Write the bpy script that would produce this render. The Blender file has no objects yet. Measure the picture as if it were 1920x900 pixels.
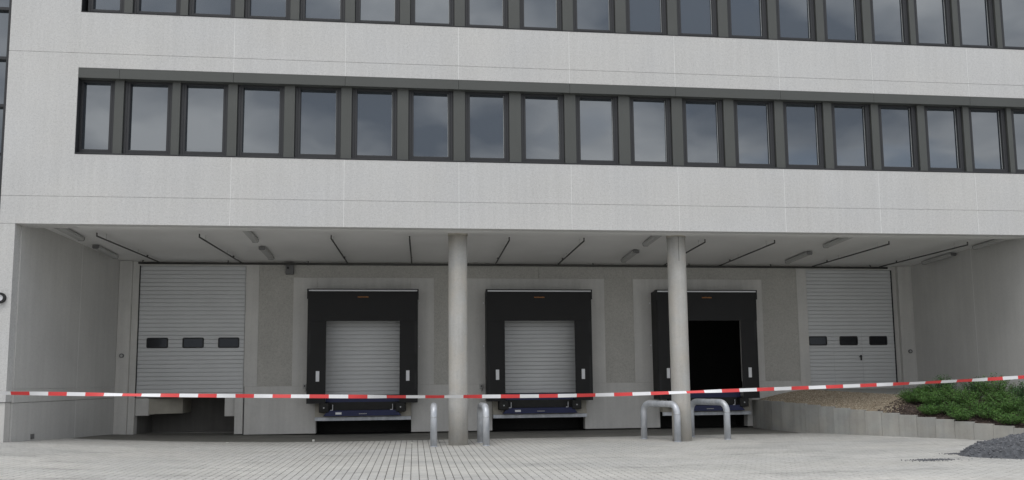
import bpy, math, random
from mathutils import Vector, Matrix, noise
random.seed(7)
S = bpy.context.scene
COL = S.collection
R = math.radians

# ------------------------------------------------------------------ camera
cam_d = bpy.data.cameras.new("camera")
cam = bpy.data.objects.new("camera", cam_d)
COL.objects.link(cam)
rv = Vector((0.99309326, -0.11691227, -0.00986427))
uv_ = Vector((-0.0026518, -0.1064191, 0.99431783))
fv = Vector((0.1172977, 0.98742417, 0.10599412))
CAM = Vector((0.6767, -20.3553, 1.6136))
m = Matrix((rv, uv_, -fv)).transposed().to_4x4()
m.translation = CAM
cam.matrix_world = m
FPX = 1548.41
cam_d.sensor_width = 36.0
cam_d.lens = 36.0 * FPX / 1920
cam_d.shift_y = 97.87 / 1920
cam_d.clip_end = 3000
S.camera = cam

def project(p):
    d = Vector(p) - CAM
    z = d.dot(fv)
    return 960 + FPX * d.dot(rv) / z, 547.87 - FPX * d.dot(uv_) / z, z

# ------------------------------------------------------------------ light
SUN_EL, SUN_ROT = R(62), R(205)
W = bpy.data.worlds.new("World")
S.world = W
W.use_nodes = True
wn, wl = W.node_tree.nodes, W.node_tree.links
wn.clear()
def wnode(t, **k):
    n = wn.new(t)
    for a, b in k.items():
        setattr(n, a, b)
    return n
out = wnode("ShaderNodeOutputWorld")
bg = wnode("ShaderNodeBackground")
bg.inputs["Strength"].default_value = 0.1
sky = wnode("ShaderNodeTexSky", sky_type='NISHITA', sun_disc=False)
sky.sun_elevation = SUN_EL
sky.sun_rotation = SUN_ROT
tc = wnode("ShaderNodeTexCoord")
sep = wnode("ShaderNodeSeparateXYZ")
wl.new(tc.outputs["Generated"], sep.inputs[0])
za = wnode("ShaderNodeMath", operation='MAXIMUM'); za.inputs[1].default_value = 0.0
wl.new(sep.outputs[2], za.inputs[0])
zb = wnode("ShaderNodeMath", operation='ADD'); zb.inputs[1].default_value = 0.22
wl.new(za.outputs[0], zb.inputs[0])
dv = wnode("ShaderNodeVectorMath", operation='DIVIDE')
comb = wnode("ShaderNodeCombineXYZ")
for i in range(3):
    wl.new(zb.outputs[0], comb.inputs[i])
wl.new(tc.outputs["Generated"], dv.inputs[0]); wl.new(comb.outputs[0], dv.inputs[1])
def wnoise(scale, detail, rough, off):
    mp = wnode("ShaderNodeMapping"); mp.inputs["Location"].default_value = off
    wl.new(dv.outputs[0], mp.inputs[0])
    n = wnode("ShaderNodeTexNoise"); n.inputs["Scale"].default_value = scale
    n.inputs["Detail"].default_value = detail; n.inputs["Roughness"].default_value = rough
    n.inputs["Distortion"].default_value = 0.15
    wl.new(mp.outputs[0], n.inputs["Vector"])
    return n
n1 = wnoise(1.1, 4, 0.5, (3.1, 1.7, 0.0))
n2 = wnoise(2.0, 5, 0.50, (7.4, 4.2, 2.0))
cr = wnode("ShaderNodeValToRGB")            # cloud brightness
cr.color_ramp.elements[0].position = 0.36; cr.color_ramp.elements[0].color = (4.3, 4.7, 5.4, 1)
cr.color_ramp.elements[1].position = 0.64; cr.color_ramp.elements[1].color = (13.4, 13.3, 13.2, 1)
wl.new(n2.outputs["Fac"], cr.inputs["Fac"])
cm = wnode("ShaderNodeValToRGB")            # cloud cover
cm.color_ramp.elements[0].position = 0.28; cm.color_ramp.elements[0].color = (0, 0, 0, 1)
cm.color_ramp.elements[1].position = 0.44; cm.color_ramp.elements[1].color = (1, 1, 1, 1)
wl.new(n1.outputs["Fac"], cm.inputs["Fac"])
mx = wnode("ShaderNodeMix", data_type='RGBA')
zg = wnode("ShaderNodeMapRange"); zg.inputs["To Min"].default_value = 0.62; zg.inputs["To Max"].default_value = 1.35
wl.new(za.outputs[0], zg.inputs["Value"])
vs_ = wnode("ShaderNodeVectorMath", operation='SCALE')
wl.new(cr.outputs["Color"], vs_.inputs[0]); wl.new(zg.outputs[0], vs_.inputs["Scale"])
wl.new(cm.outputs["Color"], mx.inputs["Factor"])
wl.new(sky.outputs[0], mx.inputs[6]); wl.new(vs_.outputs[0], mx.inputs[7])
wl.new(mx.outputs[2], bg.inputs["Color"]); wl.new(bg.outputs[0], out.inputs[0])

sd = bpy.data.lights.new("sun", 'SUN')
sd.energy = 0.9; sd.angle = R(25); sd.color = (1.0, 0.97, 0.93)
sun = bpy.data.objects.new("sun", sd); COL.objects.link(sun)
az = SUN_ROT  # compass angle from +Y towards +X
sdir = Vector((math.sin(az) * math.cos(SUN_EL), math.cos(az) * math.cos(SUN_EL), math.sin(SUN_EL)))
sun.rotation_euler = (-sdir).to_track_quat('-Z', 'Y').to_euler()
sun.location = (0, -30, 40)

S.view_settings.view_transform = 'Standard'
S.view_settings.look = 'None'
S.view_settings.exposure = 0.29
S.view_settings.gamma = 1.0
S.view_settings.use_curve_mapping = False

# ------------------------------------------------------------------ materials
def nt(name):
    mt = bpy.data.materials.new(name); mt.use_nodes = True
    n, l = mt.node_tree.nodes, mt.node_tree.links
    return mt, n, l, n["Principled BSDF"]

def mat(name, col, rough=0.7, metal=0.0, spec=0.5, var=0.08, vscale=1.5, speck=0.0, sscale=30.0,
        streak=0.0, bump=0.0, bscale=60.0, tint=None, tone=False, ior=None, stretch=(1, 1, 1), stain=0.0):
    mt, n, l, b = nt(name)
    b.inputs["Roughness"].default_value = rough
    b.inputs["Metallic"].default_value = metal
    b.inputs["Specular IOR Level"].default_value = spec
    if ior: b.inputs["IOR"].default_value = ior
    g = n.new("ShaderNodeNewGeometry")
    def tex(scale, detail=4, st=(1, 1, 1), rgh=0.55):
        mp = n.new("ShaderNodeMapping"); mp.inputs["Scale"].default_value = st
        l.new(g.outputs["Position"], mp.inputs[0])
        t = n.new("ShaderNodeTexNoise"); t.inputs["Scale"].default_value = scale
        t.inputs["Detail"].default_value = detail; t.inputs["Roughness"].default_value = rgh
        l.new(mp.outputs[0], t.inputs["Vector"])
        return t.outputs["Fac"]
    def ramp(src, p0, c0, p1, c1):
        r = n.new("ShaderNodeMapRange")
        r.inputs["From Min"].default_value = p0; r.inputs["From Max"].default_value = p1
        r.inputs["To Min"].default_value = c0; r.inputs["To Max"].default_value = c1
        l.new(src, r.inputs["Value"])
        return r.outputs[0]
    def mul(a, bb):
        q = n.new("ShaderNodeMath"); q.operation = 'MULTIPLY'; l.new(a, q.inputs[0]); l.new(bb, q.inputs[1])
        return q.outputs[0]
    f = ramp(tex(vscale, 5, stretch), 0.3, 1 - var, 0.7, 1 + var)
    if speck:
        f = mul(f, ramp(tex(sscale, 3, (1, 1, 1), 0.7), 0.34, 1 - speck, 0.5, 1.0))
        f = mul(f, ramp(tex(sscale * 0.45, 2, (1, 1, 1), 0.6), 0.3, 1 - speck * .4, 0.7, 1 + speck * .2))
    if streak:
        f = mul(f, ramp(tex(2.2, 5, (3.0, 3.0, 0.16)), 0.35, 1 - streak, 0.65, 1 + streak * .4))
    if stain:
        f = mul(f, ramp(tex(.9, 7, (.55, 1.6, 1), .68), 0.30, 1 - stain, 0.46, 1.0))
        f = mul(f, ramp(tex(3.7, 6, (.6, 1.3, 1), .7), 0.28, 1 - stain * .8, 0.40, 1.0))
    if tone:
        a = n.new("ShaderNodeAttribute"); a.attribute_name = "tone"
        oi = n.new("ShaderNodeObjectInfo")
        f = mul(f, ramp(a.outputs["Fac"], 0, 0.97, 1, 1.07))
        f = mul(f, ramp(oi.outputs["Random"], 0, 0.93, 1, 1.04))
    mixn = n.new("ShaderNodeMix"); mixn.data_type = 'RGBA'
    mixn.inputs[6].default_value = (*col, 1)
    mixn.inputs[7].default_value = (*(tint or col), 1)
    l.new(ramp(tex(vscale * 0.7, 4, stretch), 0.4, 0, 0.62, 1), mixn.inputs["Factor"])
    vm = n.new("ShaderNodeVectorMath"); vm.operation = 'SCALE'
    l.new(mixn.outputs[2], vm.inputs[0]); l.new(f, vm.inputs["Scale"])
    l.new(vm.outputs[0], b.inputs["Base Color"])
    if bump:
        bp = n.new("ShaderNodeBump"); bp.inputs["Strength"].default_value = bump
        bp.inputs["Distance"].default_value = 0.01
        l.new(tex(bscale, 3), bp.inputs["Height"]); l.new(bp.outputs[0], b.inputs["Normal"])
    return mt

M = {}
M['facade'] = mat('exposed_white_concrete', (.585, .58, .565), .85, var=.035, vscale=.5, speck=.20, sscale=38, streak=.035, bump=.15, tint=(.575, .575, .57))
M['grout'] = mat('joint_sealant', (.78, .78, .77), .8, var=.03)
M['smooth'] = mat('smooth_grey_concrete', (.55, .545, .525), .8, var=.06, vscale=.9, speck=.05, sscale=18, streak=.06, bump=.1, tint=(.57, .56, .535))
M['aggr'] = mat('washed_aggregate_concrete', (.445, .435, .405), .9, var=.06, vscale=1.2, speck=.24, sscale=42, bump=.3)
M['soffit'] = mat('painted_soffit', (.68, .675, .66), .85, var=.05, vscale=.6)
M['column'] = mat('cast_column_concrete', (.46, .455, .435), .75, var=.05, vscale=2.2, streak=.10, speck=.08, sscale=25, tint=(.48, .455, .41), bump=.15)
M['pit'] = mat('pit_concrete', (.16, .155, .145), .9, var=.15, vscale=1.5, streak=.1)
M['ledge'] = mat('ledge_concrete', (.36, .34, .29), .85, var=.12, vscale=3)
M['frame'] = mat('anthracite_window_frame', (.024, .025, .028), .45, var=.04)
M['clad'] = mat('grey_cladding_sheet', (.072, .076, .071), .5, var=.05, vscale=1.0)
M['header'] = mat('grey_header_sheet', (.070, .074, .069), .5, var=.05, vscale=1.0)
M['pane_strip'] = mat('pale_pane_strip', (.40, .42, .42), .5)
M['slat'] = mat('grey_door_slat', (.56, .57, .575), .45, var=.04, vscale=1.0, spec=.4)
M['black'] = mat('black_sheet', (.006, .006, .0065), .7, var=.12, vscale=2.0)
M['blackf'] = mat('black_frame', (.008, .0085, .009), .6, var=.05)
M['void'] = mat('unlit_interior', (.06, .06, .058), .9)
M['rubber'] = mat('black_rubber', (.014, .014, .013), .75, var=.2, vscale=6)
M['alu'] = mat('aluminium', (.50, .51, .52), .4, metal=.6, var=.05)
M['blue'] = mat('dark_blue_steel', (.010, .016, .070), .55, var=.15, vscale=3)
M['white'] = mat('white_plastic', (.72, .73, .75), .5, var=.04)
M['orange'] = mat('orange_print', (.30, .12, .03), .6)
M['galv'] = mat('galvanised_steel', (.46, .49, .53), .42, metal=.30, var=.16, vscale=7, tint=(.58, .60, .63), stretch=(1, 1, .4))
M['pipe'] = mat('dark_pipe', (.055, .055, .052), .6, var=.1)
M['lampbox'] = mat('grey_lamp_housing', (.42, .42, .41), .6, var=.05)
M['box'] = mat('dark_grey_box', (.13, .13, .13), .6, var=.1)
M['paver'] = mat('concrete_paver', (.485, .475, .445), .85, var=.10, vscale=.55, speck=.07, sscale=30, tone=True, tint=(.45, .445, .425), bump=.2, stretch=(.7, 1.5, 1), stain=.30)
M['sand'] = mat('joint_sand', (.06, .057, .05), .95, var=.1)
M['ground'] = mat('yard_ground', (.41, .41, .39), .9, var=.10, vscale=.5)
M['asphalt'] = mat('dark_edge_strip', (.19, .185, .165), .9, var=.16, vscale=1.6, speck=.2, sscale=40, bump=.3)
M['ramp'] = mat('ramp_concrete', (.36, .36, .34), .85, var=.08, vscale=1.0, speck=.05)
M['block'] = mat('grey_wall_block', (.34, .345, .33), .85, var=.10, vscale=1.8, streak=.10, speck=.06, sscale=25, tint=(.37, .36, .33), tone=True, bump=.2)
M['soil'] = mat('bark_mulch', (.050, .036, .030), .95, var=.35, vscale=9, bump=.8, bscale=40, tint=(.085, .062, .052))
M['gravbase'] = mat('gravel_base', (.26, .215, .155), .95, var=.25, vscale=14, bump=.8, bscale=50, tint=(.33, .29, .22))
M['heap'] = mat('dark_gravel', (.085, .090, .10), .95, var=.3, vscale=9, speck=.3, sscale=50, bump=.9, bscale=50, tint=(.11, .115, .125))
M['red'] = mat('red_tape', (.62, .045, .045), .45, var=.04)
M['whitet'] = mat('white_tape', (.72, .72, .73), .45, var=.02)
M['litter'] = mat('pale_litter', (.65, .65, .6), .6)

def glass(name, col, ior, rough=.015):
    mt, n, l, b = nt(name)
    b.inputs["Base Color"].default_value = (*col, 1)
    b.inputs["Roughness"].default_value = rough
    b.inputs["IOR"].default_value = ior
    b.inputs["Specular Tint"].default_value = (.88, .94, 1.0, 1)
    g = n.new("ShaderNodeNewGeometry"); t = n.new("ShaderNodeTexNoise")
    t.inputs["Scale"].default_value = .7; t.inputs["Detail"].default_value = 1
    l.new(g.outputs["Position"], t.inputs["Vector"])
    bp = n.new("ShaderNodeBump"); bp.inputs["Strength"].default_value = .12; bp.inputs["Distance"].default_value = .05
    l.new(t.outputs["Fac"], bp.inputs["Height"]); l.new(bp.outputs[0], b.inputs["Normal"])
    return mt
M['pane'] = glass('coated_window_glass', (.014, .019, .025), 2.6)
M['dpane'] = glass('dark_acrylic_pane', (.012, .012, .014), 1.5, .12)

def leafmat(name, c0, c1):
    mt, n, l, b = nt(name)
    b.inputs["Roughness"].default_value = .6
    a = n.new("ShaderNodeAttribute"); a.attribute_name = "tone"
    mixn = n.new("ShaderNodeMix"); mixn.data_type = 'RGBA'
    mixn.inputs[6].default_value = (*c0, 1); mixn.inputs[7].default_value = (*c1, 1)
    l.new(a.outputs["Fac"], mixn.inputs["Factor"]); l.new(mixn.outputs[2], b.inputs["Base Color"])
    return mt
M['leaf'] = leafmat('shrub_leaf', (.028, .085, .018), (.12, .26, .048))
M['leafd'] = leafmat('dark_shrub_leaf', (.022, .065, .020), (.07, .17, .045))
M['bloom'] = mat('yellow_flower', (.65, .55, .06), .6)
M['pebble'] = leafmat('tan_pebble', (.20, .15, .10), (.50, .44, .34))
M['stone'] = leafmat('dark_stone', (.05, .054, .062), (.17, .175, .19))

# ------------------------------------------------------------------ mesh helpers
class MB:
    def __init__(s):
        s.v = []; s.f = []; s.mi = []; s.t = []; s.sm = []
    def quad(s, pts, mi=0, tone=0.5, smooth=False):
        b = len(s.v); s.v += [tuple(p) for p in pts]
        s.f.append(tuple(range(b, b + len(pts)))); s.mi.append(mi); s.t.append(tone); s.sm.append(smooth)
    def box(s, x0, x1, y0, y1, z0, z1, mi=0, tone=0.5, ch=0.0):
        if ch <= 0:
            c = [(x0, y0, z0), (x1, y0, z0), (x1, y1, z0), (x0, y1, z0), (x0, y0, z1), (x1, y0, z1), (x1, y1, z1), (x0, y1, z1)]
            F = [(0, 3, 2, 1), (4, 5, 6, 7), (0, 1, 5, 4), (1, 2, 6, 5), (2, 3, 7, 6), (3, 0, 4, 7)]
        else:  # chamfer round the front (-y) face
            c = [(x0 + ch, y0, z0 + ch), (x1 - ch, y0, z0 + ch), (x1 - ch, y0, z1 - ch), (x0 + ch, y0, z1 - ch),
                 (x0, y0 + ch, z0), (x1, y0 + ch, z0), (x1, y0 + ch, z1), (x0, y0 + ch, z1),
                 (x0, y1, z0), (x1, y1, z0), (x1, y1, z1), (x0, y1, z1)]
            F = [(0, 1, 2, 3), (4, 5, 1, 0), (5, 6, 2, 1), (6, 7, 3, 2), (7, 4, 0, 3),
                 (8, 9, 5, 4), (9, 10, 6, 5), (10, 11, 7, 6), (11, 8, 4, 7), (11, 10, 9, 8)]
        b = len(s.v); s.v += c
        for q in F:
            s.f.append(tuple(b + i for i in q)); s.mi.append(mi); s.t.append(tone); s.sm.append(False)
        return s
    def prism(s, poly, axis, a, b2, mi=0, tone=.5):
        # poly: list of 2D points in the plane normal to axis
        def P(p, q):
            return {'x': (q, p[0], p[1]), 'y': (p[0], q, p[1]), 'z': (p[0], p[1], q)}[axis]
        n = len(poly)
        s.quad([P(p, a) for p in poly], mi, tone); s.quad([P(p, b2) for p in reversed(poly)], mi, tone)
        for i in range(n):
            p, q = poly[i], poly[(i + 1) % n]
            s.quad([P(q, a), P(p, a), P(p, b2), P(q, b2)], mi, tone)
        return s
    def tube(s, path, r, n=12, mi=0, cap=True, tone=.5):
        path = [Vector(p) for p in path]; base = len(s.v); K = len(path)
        prev = None
        for i, p in enumerate(path):
            d = (path[min(i + 1, K - 1)] - path[max(i - 1, 0)]).normalized()
            if prev is None:
                a = d.cross(Vector((0, 0, 1)))
                if a.length < .1: a = d.cross(Vector((1, 0, 0)))
            else:
                a = prev - d * prev.dot(d)
            a.normalize(); prev = a; bb = d.cross(a)
            rr = r[i] if isinstance(r, (list, tuple)) else r
            for k in range(n):
                t = 2 * math.pi * k / n
                s.v.append(tuple(p + rr * (math.cos(t) * a + math.sin(t) * bb)))
        for i in range(K - 1):
            for k in range(n):
                k2 = (k + 1) % n
                s.f.append((base + i * n + k, base + i * n + k2, base + (i + 1) * n + k2, base + (i + 1) * n + k))
                s.mi.append(mi); s.t.append(tone); s.sm.append(True)
        if cap:
            s.f.append(tuple(base + k for k in range(n))[::-1]); s.mi.append(mi); s.t.append(tone); s.sm.append(False)
            s.f.append(tuple(base + (K - 1) * n + k for k in range(n))); s.mi.append(mi); s.t.append(tone); s.sm.append(False)
        return s
    def mesh(s, name, mats):
        me = bpy.data.meshes.new(name)
        me.from_pydata(s.v, [], s.f)
        for mm in (mats if isinstance(mats, (list, tuple)) else [mats]):
            me.materials.append(mm)
        me.polygons.foreach_set("material_index", s.mi)
        me.polygons.foreach_set("use_smooth", s.sm)
        at = me.attributes.new("tone", 'FLOAT', 'FACE'); at.data.foreach_set("value", s.t)
        me.update()
        return me
    def build(s, name, mats, parent=None, loc=None):
        return link(name, s.mesh(name, mats), parent, loc)

def link(name, data, parent=None, loc=None):
    o = bpy.data.objects.new(name, data); COL.objects.link(o)
    if parent: o.parent = parent
    if loc: o.location = loc
    return o
def tag(o, label=None, cat=None, group=None, kind=None):
    if label: o['label'] = label
    if cat: o['category'] = cat
    if group: o['group'] = group
    if kind: o['kind'] = kind
    return o
def empty(name, loc=(0, 0, 0)):
    return link(name, None, None, loc)
def copy_tree(o, parent=None):
    c = o.copy(); COL.objects.link(c)
    if parent: c.parent = parent
    for ch in [q for q in bpy.data.objects if q.parent == o]:
        copy_tree(ch, c)
    return c

def lift(x, y):  # the yard rises a little towards its left end
    if x > -1: return 0.0
    t = min((-1 - x) / 7.6, 1.25)
    w = 1.0 if y < 0 else max(0.0, 1 - .55 * y / 5.79)
    w *= max(0.0, min(1.0, (y + 16) / 10.0))
    return .31 * t * t * w

# ------------------------------------------------------------------ ground
g = MB()
def gz(x, y): return lift(x, y) - .012
xs = [-600, -60, -20] + [-14 + i * .5 for i in range(28)] + [0, 5, 12, 20, 60, 600]
ys = [-600, -60, -20, -16] + [-15 + i for i in range(21)] + [5.8, 8]
for i in range(len(xs) - 1):
    for j in range(len(ys) - 1):
        g.quad([(xs[i], ys[j], gz(xs[i], ys[j])), (xs[i + 1], ys[j], gz(xs[i + 1], ys[j])),
                (xs[i + 1], ys[j + 1], gz(xs[i + 1], ys[j + 1])), (xs[i], ys[j + 1], gz(xs[i], ys[j + 1]))], smooth=True)
tag(g.build('ground', M['ground']), kind='structure')

# pavement of concrete pavers, joints recessed
PW, PL, GAP, CH = .1435, .215, .007, .004
X0, X1, Y0, Y1 = -11.0, 16.5, -9.2, 2.86
base = MB()
nx = 28; ny = 12
for i in range(nx):
    for j in range(ny):
        a, b = X0 + (X1 - X0) * i / nx, X0 + (X1 - X0) * (i + 1) / nx
        c, d = Y0 + (Y1 - Y0) * j / ny, Y0 + (Y1 - Y0) * (j + 1) / ny
        base.quad([(a, c, lift(a, c) - .008), (b, c, lift(b, c) - .008), (b, d, lift(b, d) - .008), (a, d, lift(a, d) - .008)])
pave = tag(base.build('pavement', M['sand']), kind='structure')
def paver_into(mb, x, y, z, tone, w=PW - GAP, l=PL - GAP):
    x0, x1, y0, y1 = x - w / 2, x + w / 2, y - l / 2, y + l / 2
    k_ = .025
    def zz(px, py, h): return (px, py, h + z(px, py))
    def oct_(e, h):
        q = k_ + e * .3
        return [zz(a, b, h) for a, b in ((x0 + q + e, y0 + e), (x1 - q - e, y0 + e), (x1 - e, y0 + q + e), (x1 - e, y1 - q - e),
                                         (x1 - q - e, y1 - e), (x0 + q + e, y1 - e), (x0 + e, y1 - q - e), (x0 + e, y0 + q + e))]
    top, bo = oct_(CH, 0), oct_(0, -CH)
    bo = oct_(0, -.012)
    mb.quad(top, 0, tone)
    for i in range(8):
        k = (i + 1) % 8
        mb.quad([bo[i], bo[k], top[k], top[i]], 0, tone)
cells = []
ci = 0
x = X0
while x < X1:
    y = Y0 + (PL / 2 if ci % 2 else 0)
    while y < Y1:
        yy1 = min(y + PL, Y1)
        if yy1 - y > .08: cells.append((x + PW / 2, (y + yy1) / 2, yy1 - y))
        y += PL
    x += PW; ci += 1
def key(c):
    px, py, z = project((c[0], c[1], 0))
    inside = -5 < px < 1925 and py < 903 and z > 0 and abs(c[2] - PL) < 1e-6
    return (0 if inside else 1, z)
cells.sort(key=key)
pm = MB(); paver_into(pm, 0, 0, lambda a, b: 0, .5)
pme = pm.mesh('paver', M['paver'])
for (cx, cy, l) in cells[:300]:
    o = link('paver', pme, pave, (cx, cy, lift(cx, cy) + random.uniform(-.0012, .0012)))
    sl = (lift(cx - .05, cy) - lift(cx + .05, cy)) / .1
    o.rotation_euler = (random.uniform(-.004, .004), math.atan(sl), random.uniform(-.004, .004))
fld = MB()
for (cx, cy, l) in cells[300:]:
    dz = random.uniform(-.0015, .0015)
    paver_into(fld, cx, cy, lambda a, b: lift(a, b) + dz, random.random(), PW - GAP, l - GAP)
tag(fld.build('paver_field', M['paver'], pave), kind='stuff')

# darker strip along the loading docks
st = MB()
for i in range(40):
    a, b = -8.3 + i * .505, -8.3 + (i + 1) * .505
    for c, d in ((2.86, 4.3), (4.3, 5.79), (5.79, 7.6)):
        st.quad([(a, c, lift(a, c) + .004), (b, c, lift(b, c) + .004), (b, d, lift(b, d) + .004), (a, d, lift(a, d) + .004)])
tag(st.build('asphalt_strip', M['asphalt']), kind='structure')

# ------------------------------------------------------------------ the building
B = tag(empty('warehouse_building', (0, 0, 0)), 'white concrete warehouse with window bands above a recessed bay of loading docks', 'building')
DB = 5.79                       # back wall of the bay
M['side'] = mat('side_wall_concrete', (.52, .515, .50), .85, var=.05, vscale=.7, speck=.08, sscale=34, streak=.04, tint=(.54, .535, .515))
def panel(x0, x1, z0, z1, y0=0.0, y1=.3, mt='facade', name='facade_panel', gap=.006, ch=.004, gl=None, gr=None):
    gx = .004 if name == 'facade_panel' else gap
    return MB().box(x0 + (gx if gl is None else gl), x1 - (gx if gr is None else gr), y0, y1, z0 + gap, z1 - gap, ch=ch if name != 'facade_panel' else .002).build(name, M[mt], B)

XJ = [-6.45, -3.77, -1.06, 1.78, 4.65, 7.47, 10.35, 13.0, 15.8, 18.6, 21.4]
XL, XB = -9.0, -7.40            # left edge of the facade, left edge of the window bands
ZP, ZS, ZB0, ZB1, ZU, ZR0, ZR1, ZT = 5.39, 6.06, 7.10, 9.23, 9.60, 10.64, 12.75, 14.5
# left end strip and the pier beside the bay
for z0, z1 in ((ZP, ZS), (ZS, ZU), (ZU, ZT)):
    panel(XL, XB, z0, z1, gr=0, ch=.002)
panel(XL, -8.64, 1.22, ZP, y1=.28)
panel(XL + .02, -8.66, -.1, 1.22, y0=.03, y1=.28, mt='smooth')
edges = [XB] + XJ[1:]
for k in range(len(edges) - 1):
    a, b = edges[k], edges[k + 1]
    for z0, z1 in ((ZP, ZS), (ZS, ZB0), (ZB1, ZU), (ZU, ZR0), (ZR1, ZT)):
        panel(a, b, z0, z1, gl=0 if k == 0 else None)
panel(17.5, 21.4, -.1, ZP, y1=.28)
# sealant and core wall just behind the panels (bands only, windows open)
bk = MB()
for z0, z1 in ((ZP + .01, ZB0 - .01), (ZB1 + .01, ZR0 - .01), (ZR1 + .01, ZT - .01)):
    bk.box(XL + .01, 21.38, .010, .6, z0, z1)
bk.box(XL + .01, XB - .01, .0105, .6, ZB0 - .01, ZB1 + .01); bk.box(XL + .01, XB - .01, .0105, .6, ZR0 - .01, ZR1 + .01)
bk.box(XL + .01, -8.65, .0105, .3, 1.23, ZP + .01)
bk.build('panel_core', M['facade'], B)
for xj in XJ[1:-1]:
    for z0, z1 in ((ZP, ZS), (ZS, ZB0), (ZB1, ZU), (ZU, ZR0), (ZR1, ZT)):
        MB().box(xj - .0045, xj + .0045, .0005, .0098, z0 + .008, z1 - .008).build('sealant_strip', M['grout'], B)
MB().box(XB, 21.4, .301, .64, ZP - .001, ZP + .009).build('fascia_underside', M['soffit'], B)

# windows
C2 = {2: -5.803, 3: -4.478, 4: -3.12, 5: -1.731, 6: -0.333, 7: 1.082, 8: 2.516, 9: 3.954, 10: 5.386, 11: 6.819, 12: 8.242, 13: 9.655, 14: 11.031, 15: 12.397, 16: 13.738, 17: 15.081, 18: 16.39, 19: 17.66, 20: 19.0, 21: 20.36}
C1 = {2: -5.679, 3: -4.366, 4: -3.015, 5: -1.66, 6: -0.279, 7: 1.115, 8: 2.521, 9: 3.947, 10: 5.361, 11: 6.785, 12: 8.185, 13: 9.588, 14: 10.963, 15: 12.316, 16: 13.687, 17: 14.978, 18: 16.276, 19: 17.56, 20: 18.9, 21: 20.26}
GW, FR = .855, .135
def window_meshes(gw):
    h = 1.65
    fw = MB()
    o = gw / 2 + FR; i = gw / 2 + .012
    # outer casement and inner rebate, open in the middle
    for (ax, bx, az, bz) in ((-o, -i - .055, -.16, h + .09), (i + .055, o, -.16, h + .09), (-i - .055, i + .055, -.16, -.012 - .055), (-i - .055, i + .055, h + .012 + .055, h + .09)):
        if bz > az: fw.box(ax, bx, .17, .34, az, bz, ch=.006)
    for (ax, bx, az, bz) in ((-i - .055, -i, -.067, h + .067), (i, i + .055, -.067, h + .067), (-i, i, -.067, -.012), (-i, i, h + .012, h + .067)):
        fw.box(ax, bx, .176, .34, az, bz, ch=.004)
    pn = MB().box(-gw / 2 - .012, gw / 2 + .012, .262, .285, -.012, h + .012)
    gk = MB().box(-gw / 2 - .01, gw / 2 + .01, .25, .2615, -.012, .008)  # thin pale strip along the pane's bottom and right edges only
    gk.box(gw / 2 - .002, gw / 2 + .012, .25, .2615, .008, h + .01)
    return fw.mesh('window', M['frame']), pn.mesh('pane', M['pane']), gk.mesh('pane_strip', M['pane_strip'])
WM = window_meshes(GW); WN = window_meshes(.60)
CLAD = {}
for (C, zb, zt, z0) in ((C2, 7.28, 8.98, ZB0), (C1, 10.81, 12.5, ZR0)):
    first = -7.02 if C is C2 else -6.885
    items = [(first, .60, WN)] + [(C[k], GW, WM) for k in sorted(C)]
    prev = XB + .012
    for (cx, w, ms) in items:
        l, r = cx - w / 2 - FR, cx + w / 2 + FR
        if l - prev > .03 and prev > XB + .1:
            wd = round(l - prev - .006, 3)
            c = MB().box(0, wd, .105, .3, 0, zt - zb + .16, ch=.006)
            if wd not in CLAD: CLAD[wd] = c.mesh('cladding_panel', M['clad'])
            link('cladding_panel', CLAD[wd], B, (prev + .003, 0, zb - .15))
        prev = r
        fo = link('window', ms[0], B, (cx, random.uniform(-.002, .002), zb))
        p = link('pane', ms[1], fo); p.rotation_euler = (0, 0, random.uniform(-.009, .009))
        p.delta_rotation_euler = (random.uniform(-.008, .008), 0, 0)
        link('pane_strip', ms[2], fo)
    e = XB + .004
    MB().box(e, 21.4, -.012, .33, z0 + .004, zb - .155, ch=.004).build('window_sill', M['frame'], B)
    MB().box(e - .004, 21.4, .35, .5, z0, zt + .27).build('band_backing', M['blackf'], B)
    MB().box(e, e + .01, .0, .34, zb - .15, zt).build('window_jamb', M['frame'], B)
    edh = [e] + [q for q in XJ if q > -7]
    for k in range(len(edh) - 1):
        MB().box(edh[k] + .002, edh[k + 1] - .002, -.012, .16, zt + .0, zt + .245, ch=.004).build('window_header', M['header'], B)

# bay ceiling (soffit), downstand and side walls
def ceil(y): return 5.55 - (y - .64) * (5.55 - 5.345) / (DB - .64)
MB().prism([(.641, ceil(.641)), (6.4, ceil(6.4)), (6.4, ceil(6.4) + .3), (.641, 5.85)], 'x', -8.9, 17.9).build('ceiling', M['soffit'], B)
def side_wall(xa, xb, rows, seams, sgn, zb):
    # wall running from (xa, .28) to (xb, DB); thickness outward
    for i in range(len(seams) - 1):
        y0, y1 = seams[i] + .005, seams[i + 1] - .005
        for (z0, z1, off, mt) in rows:
            def xx(y): return xa + (xb - xa) * (y - 0) / DB + off * -sgn
            pts = [(xx(y0), y0), (xx(y1), y1), (xx(y1) + sgn * .3, y1), (xx(y0) + sgn * .3, y0)]
            if sgn > 0: pts = pts[::-1]
            MB().prism([(p[0], p[1]) for p in pts], 'z', z0 + .005, z1 - .005).build('side_wall_panel', M[mt], B)
side_wall(-8.64, -8.21, [(-.1, 1.2, .0, 'side'), (1.2, 1.52, .012, 'side'), (1.52, 5.62, .0, 'side')], [.29, 3.35, 5.79], -1, 0)
for xx, yy, sg in ((-8.64 + .43 * 3.35 / DB, 3.35, 1), (17.5, 2.72, -1)):
    a, b = sorted((xx - sg * .02, xx + sg * .0015))
    MB().box(a, b, yy - .0042, yy + .0042, .01, 5.5).build('sealant_strip', M['grout'], B)
side_wall(17.5, 17.5, [(-.1, 5.62, .0, 'side')], [.29, 2.72, 5.79], 1, 0)

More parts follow.
